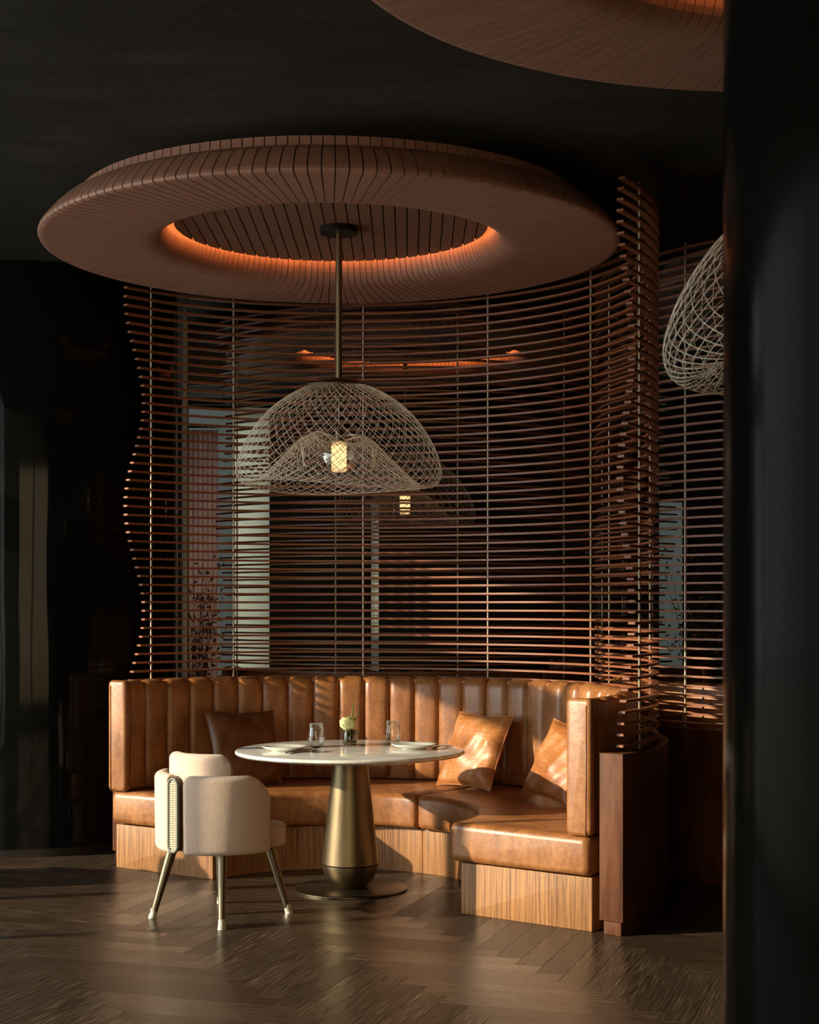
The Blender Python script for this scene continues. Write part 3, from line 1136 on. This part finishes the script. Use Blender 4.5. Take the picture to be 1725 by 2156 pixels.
def wing(sgn):
    """padded outer shell half: from beside the cane strip round to the arm"""
    a0, a1 = radians(7.5), radians(93)
    R, T, zb, zt = 0.322, 0.062, 0.338, 0.715
    rows = []
    n = 30
    sec_n = 5
    for k in range(n + 1):
        q = k / n
        a = a0 + (a1 - a0) * q
        s_len = (a1 - a) * R
        s_beg = (a - a0) * R
        top = zt
        rc = 0.135
        if s_len < rc:
            top = zt - rc + sqrt(max(0.0, rc * rc - (rc - s_len) ** 2)) - 0.02 * (1 - s_len / rc)
        rc2 = 0.035
        if s_beg < rc2:
            top = zt - rc2 + sqrt(max(0.0, rc2 * rc2 - (rc2 - s_beg) ** 2))
        e = min(1.0, s_len / 0.03, (s_beg + 0.004) / 0.03)
        th = T * (0.25 + 0.75 * sqrt(max(0.0, 1 - (1 - e) ** 2)))
        mid = R - T / 2
        bulge = 0.006
        sec = rrect(mid - th / 2, mid + th / 2, zb, top, min(th * 0.45, 0.028), 0.0, 5)
        row = []
        for r, z in sec:
            if r > mid:
                zz = (z - zb) / (top - zb)
                r += bulge * 4 * zz * (1 - zz) - 0.012 * max(0, 0.35 - zz)
            ang = pi + sgn * a
            # arms run a little straighter than a circle
            row.append((r * cos(ang) * 1.0, r * sin(ang), z))
        rows.append(row)
    b = B().grid(rows, flip=(sgn > 0), closed=True)
    m = len(rows[0])
    c0 = tuple(range(m))
    c1 = tuple(n * m + i for i in range(m))
    b.f.append(c0 if sgn > 0 else c0[::-1])
    b.f.append(c1[::-1] if sgn > 0 else c1)
    return b.me('wing', 'boucle fabric', 'angle')


link('side_wing', wing(1), ch)
link('side_wing', wing(-1), ch)


def inner_back():
    R, T = 0.252, 0.075
    rows = []
    n = 26
    a1 = radians(58)
    for k in range(n + 1):
        a = -a1 + 2 * a1 * k / n
        s = (a1 - abs(a)) * R
        rc = 0.075
        top = 0.812
        if s < rc:
            top = 0.812 - rc + sqrt(max(0.0, rc * rc - (rc - s) ** 2))
        e = min(1.0, s / 0.03)
        th = T * (0.2 + 0.8 * sqrt(max(0.0, 1 - (1 - e) ** 2)))
        mid = R - T / 2
        rows.append([(r * cos(pi + a), r * sin(pi + a), z) for r, z in rrect(mid - th / 2, mid + th / 2, 0.44, top, min(th * 0.46, 0.034), 0.0, 5)])
    b = B().grid(rows, flip=True, closed=True)
    m = len(rows[0])
    b.f.append(tuple(range(m)))
    b.f.append(tuple(n * m + i for i in reversed(range(m))))
    return b.me('back_pad', 'boucle fabric', 'angle')


link('back_pad', inner_back(), ch)


def rounded_block(x0, x1, y0, y1, z0, z1, rad, plan, mat, name, crown=0.0):
    """block with rounded plan corners and rounded top / bottom edges"""
    rows = []
    zs = [(z0, rad)] + [(z0 + rad * (1 - cos(pi / 2 * k / 4)), rad * (1 - sin(pi / 2 * k / 4))) for k in range(1, 5)]
    zs += [(z1 - rad * (1 - cos(pi / 2 * k / 4)), rad * (1 - sin(pi / 2 * k / 4))) for k in (4, 3, 2, 1)] + [(z1, rad)]
    if crown:
        zs += [(z1 + crown * 0.6, rad + 0.05), (z1 + crown, rad + 0.11)]
    for z, ins in zs:
        rows.append([(x, y, z) for x, y in rrect(x0, x1, y0, y1, plan, ins, 5)])
    b = B().grid(rows, closed=True)
    m = len(rows[0])
    b.f.append(tuple(reversed(range(m))))
    b.f.append(tuple((len(rows) - 1) * m + i for i in range(m)))
    return b.me(name, mat, 'angle')


link('seat_cushion', rounded_block(-0.235, 0.275, -0.228, 0.228, 0.336, 0.452, 0.022, 0.085, 'boucle fabric', 'seat_cushion', 0.012), ch)
seam = [(x, y, 0.437) for x, y in rrect(-0.235, 0.277, -0.230, 0.230, 0.085, 0.0, 8)]
link('seat_piping', B().tube(seam, 0.0032, 6, closed=True).me('seat_piping', 'boucle fabric', True), ch)
for sx in (-1, 1):
    for sy in (-1, 1):
        top, bot = Vector((sx * 0.165, sy * 0.165, 0.345)), Vector((sx * 0.236, sy * 0.226, 0.024))
        lg = link('leg', B().tube([top, bot], [0.026, 0.0155], 20).me('leg', 'chair leg brass', 'angle'), ch)
        bb = bot + (bot - top).normalized() * 0.024
        link('ferrule', B().tube([bot + Vector((0, 0, 0.022)), bot, Vector((bb.x, bb.y, 0.008)), Vector((bb.x, bb.y, 0.0))], [0.0165, 0.0168, 0.019, 0.0205], 20).me('ferrule', 'ferrule', 'angle'), lg)
# cane strip: frame and woven cane on the back
FRX = -0.328
fw, fz0, fz1 = 0.030, 0.352, 0.700
path = []
for k in range(13):
    a = pi * k / 12
    path.append((FRX, fw * cos(a), fz1 - fw + fw * sin(a)))
for k in range(13):
    a = pi + pi * k / 12
    path.append((FRX, fw * cos(a), fz0 + fw + fw * sin(a)))
cf = link('cane_frame', B().tube(path, 0.0078, 10, closed=True).me('cane_frame', 'charcoal frame', True), ch)
cb = B()
for k in range(-2, 3):
    y = k * 0.0102
    hz = fw - 0.006
    dz = sqrt(max(0, hz * hz - y * y))
    cb.box(FRX - 0.002, FRX + 0.001, y - 0.0025, y + 0.0025, fz0 + fw - dz, fz1 - fw + dz)
nz = 31
for k in range(nz):
    z = fz0 + 0.010 + (fz1 - fz0 - 0.020) * k / (nz - 1)
    hz = fw - 0.006
    d = 0
    if z > fz1 - fw:
        d = z - (fz1 - fw)
    elif z < fz0 + fw:
        d = fz0 + fw - z
    w = sqrt(max(0.0, hz * hz - d * d))
    if w > 0.003:
        cb.box(FRX - 0.0035, FRX - 0.0005, -w, w, z - 0.0026, z + 0.0026)
link('cane_weave', cb.me('cane_weave', 'cane'), cf)
bp = [(FRX + 0.012, (fw - 0.004) * cos(2 * pi * k / 32), (fz1 - fw if k < 16 else fz0 + fw) + (fw - 0.004) * sin(2 * pi * k / 32)) for k in range(32)]
pbk = B().add(bp + [(x + 0.03, y, z) for x, y, z in bp], [tuple(range(32)), tuple(reversed(range(32, 64)))] + [(i, (i + 1) % 32, (i + 1) % 32 + 32, i + 32) for i in range(32)])
link('cane_shade_backing', pbk.me('cane_shade_backing', 'twig'), cf)  # dark sheet standing in for the shade seen through the weave


# the matching chair that stands just outside the left edge of the view
ch2 = thing('tub_chair', 'matching boucle tub chair just beyond the left edge, shading the plinth', 'chair', (-3.2, 8.60, 0), radians(75), 'boucle tub chairs')
ch['group'] = 'boucle tub chairs'
for part in list(ch.children):
    pc = part.copy()
    COL.objects.link(pc)
    pc.parent = ch2
    for sub in list(part.children):
        sc = sub.copy()
        COL.objects.link(sc)
        sc.parent = pc


# ------------------------------------------------------------------ cushions
def pillow(size, thick, mat, seed):
    rnd = random.Random(seed)
    n = 26
    ph = [rnd.uniform(0, 6.28) for _ in range(8)]
    rows_t, rows_b = [], []
    h = size / 2
    for i in range(n + 1):
        rt, rb = [], []
        for j in range(n + 1):
            u, v_ = -1 + 2 * i / n, -1 + 2 * j / n
            pin = 0.085
            x = h * u * (1 - pin * (1 - v_ * v_) * abs(u) ** 1.5)
            y = h * v_ * (1 - pin * (1 - u * u) * abs(v_) ** 1.5)
            t_ = (max(0.0, (1 - u * u) * (1 - v_ * v_))) ** 0.46
            wr = 0.010 * sin(5.1 * u + 3.3 * v_ + ph[0]) * sin(3.7 * v_ - 2.2 * u + ph[1]) + 0.006 * sin(9 * u * v_ + ph[2]) + 0.004 * sin(13 * u - 8 * v_ + ph[3])
            z = thick / 2 * t_ + wr * min(1.0, t_ * 1.4)
            rt.append((x, y, z + 0.001))
            rb.append((x, y, -thick / 2 * t_ * 0.9 + wr * 0.3 * t_ - 0.001))
        rows_t.append(rt)
        rows_b.append(rb)
    b = B().grid(rows_t, flip=True).grid(rows_b)
    per_t = rows_t[0] + [r[-1] for r in rows_t[1:]] + rows_t[-1][::-1][1:] + [r[0] for r in rows_t[::-1][1:-1]]
    per_b = rows_b[0] + [r[-1] for r in rows_b[1:]] + rows_b[-1][::-1][1:] + [r[0] for r in rows_b[::-1][1:-1]]
    b.grid([per_t, per_b], closed=True)
    edge = [Vector(p) for p in per_t]
    return b.me('cushion', mat, True), B().tube(edge, 0.004, 5, closed=True).me('cushion_piping', mat, True)


def place_pillow(name, label, theta, r, size, thick, mat, lean, roll, yaw, zc, seed):
    """theta, r: position round booth 1; lean: backwards tilt; roll: rotation in its own plane"""
    me, pm = pillow(size, thick, mat, seed)
    c_ = Vector((BOOTH1[0] + r * cos(theta), BOOTH1[1] + r * sin(theta), zc))
    inward = theta + pi + yaw
    nrm = Vector((cos(inward) * cos(lean), sin(inward) * cos(lean), sin(lean)))
    side = Vector((-sin(inward), cos(inward), 0))
    up = nrm.cross(side)
    R3 = Matrix((side, up, nrm)).transposed()
    R3 = R3 @ Matrix.Rotation(roll, 3, 'Z')
    o = thing(name, label, 'cushion', c_, 0, 'cushions on the banquette', me)
    o.rotation_euler = R3.to_euler()
    link('piping', pm, o)
    return o


place_pillow('cushion', 'plain dark brown leather cushion leaning at the left of the banquette', radians(117.0), 1.265, 0.48, 0.15, 'dark leather', radians(20), radians(-3), radians(12), 0.668, 1)
place_pillow('cushion', 'cowhide cushion right of the table with a pale patch', radians(52.2), 1.30, 0.47, 0.16, 'hide leather', radians(24), radians(0), radians(-12), 0.666, 2)
place_pillow('cushion', 'cowhide cushion tilted on its corner beside the right end of the backrest', radians(13.0), 1.265, 0.45, 0.15, 'hide leather', radians(26), radians(-5), radians(18), 0.672, 3)


# ------------------------------------------------------------------ the far background
p = thing('steel_post', 'slim grey steel post behind the left edge of the slats', 'post', (-1.500, 10.62, 0))
link('shaft', B().box(-0.016, 0.016, -0.03, 0.03, 0.01, CEIL).me('post_shaft', 'steel grey'), p)
link('foot_plate', B().box(-0.03, 0.03, -0.05, 0.05, 0.0, 0.01).me('post_foot', 'steel grey'), p)
structure('trim_1', B().box(-1.66, -1.38, 11.86, 11.92, 3.17, CEIL).me('bulkhead', 'grey panel'), label='grey bulkhead panel hanging behind the slats at left')
cu = thing('curtain', 'dusky brown curtain hanging beside the pale blind behind the slats', 'curtain', (-2.05, 15.6, 0))
cr = []
for k in range(41):
    x = -0.165 + 0.335 * k / 40
    cr.append([(x, 0.02 * sin(k * 1.1), z) for z in (0.02, 3.25)] + [(x, 0.02 * sin(k * 1.1) + 0.01, z) for z in (3.25, 0.02)])
link('drape', B().grid(cr, closed=True).me('drape', 'brown curtain', True), cu)
link('rail', B().tube([(-0.2, 0, 3.28), (0.2, 0, 3.28)], 0.012, 8).me('rail', 'black metal', True), cu)
bl = thing('roller_blind', 'pale sage roller blind lit by daylight behind the slats', 'blind', (-1.58, 15.85, 0))
link('fabric', B().box(-0.18, 0.18, -0.002, 0.002, 0.02, 3.5).me('blind_fabric', 'sage blind'), bl)
link('bottom_bar', B().box(-0.18, 0.18, -0.012, 0.012, 0.0, 0.02).me('bottom_bar', 'steel grey'), bl)
pn = 0
for (a, c_) in ((-1.38, -0.88), (-0.86, -0.42), (-0.27, 0.5), (0.52, 1.3), (1.32, 2.1)):
    pn += 1
    structure('trim_%d' % (pn + 1), B().box(a, c_, 15.94, 16.0, 0.0, 3.2, 0.006).me('wall_panel', 'dark panel'))


def plant(x, y, label, zc, spread, seed):
    rnd = random.Random(seed)
    r = thing('autumn_branches', label, 'plant', (x, y, 0))
    link('pot', B().lathe([(0.0, 0.0), (0.13, 0.0), (0.16, 0.25), (0.17, 0.5), (0.15, 0.5), (0.14, 0.3), (0.0, 0.28)], 28).me('pot', 'pot', True), r)
    tw, lv = B(), B()
    for k in range(14):
        a = rnd.uniform(0, 6.28)
        e = Vector((cos(a) * spread * rnd.uniform(.3, 1), sin(a) * spread * rnd.uniform(.3, 1), zc + rnd.uniform(-.35, .4)))
        m_ = Vector((e.x * 0.3, e.y * 0.3, zc * 0.6))
        s0 = Vector((0, 0, 0.28))
        pts = [s0 * (1 - t_) ** 2 + m_ * 2 * t_ * (1 - t_) + e * t_ * t_ for t_ in [i / 7 for i in range(8)]]
        tw.tube(pts, [0.006 - 0.0006 * i for i in range(8)], 5)
        for q in range(34):
            b_ = pts[rnd.randint(3, 7)] + Vector((rnd.gauss(0, .07), rnd.gauss(0, .07), rnd.gauss(0, .07)))
            d1 = Vector((rnd.gauss(0, 1), rnd.gauss(0, 1), rnd.gauss(0, 1))).normalized() * 0.026
            d2 = d1.orthogonal().normalized() * 0.013
            lv.add([b_ - d1, b_ + d2, b_ + d1, b_ - d2], [(0, 1, 2, 3)])
    link('twigs', tw.me('twigs', 'twig', True), r)['kind'] = 'stuff'
    link('foliage', lv.me('foliage', 'autumn leaf'), r)['kind'] = 'stuff'


plant(2.62, 13.9, 'orange leaved branches glimpsed through the slats at far right', 1.55, 0.40, 5)
plant(-1.93, 14.4, 'orange leaved branches glimpsed through the slats at far left', 1.50, 0.22, 6)
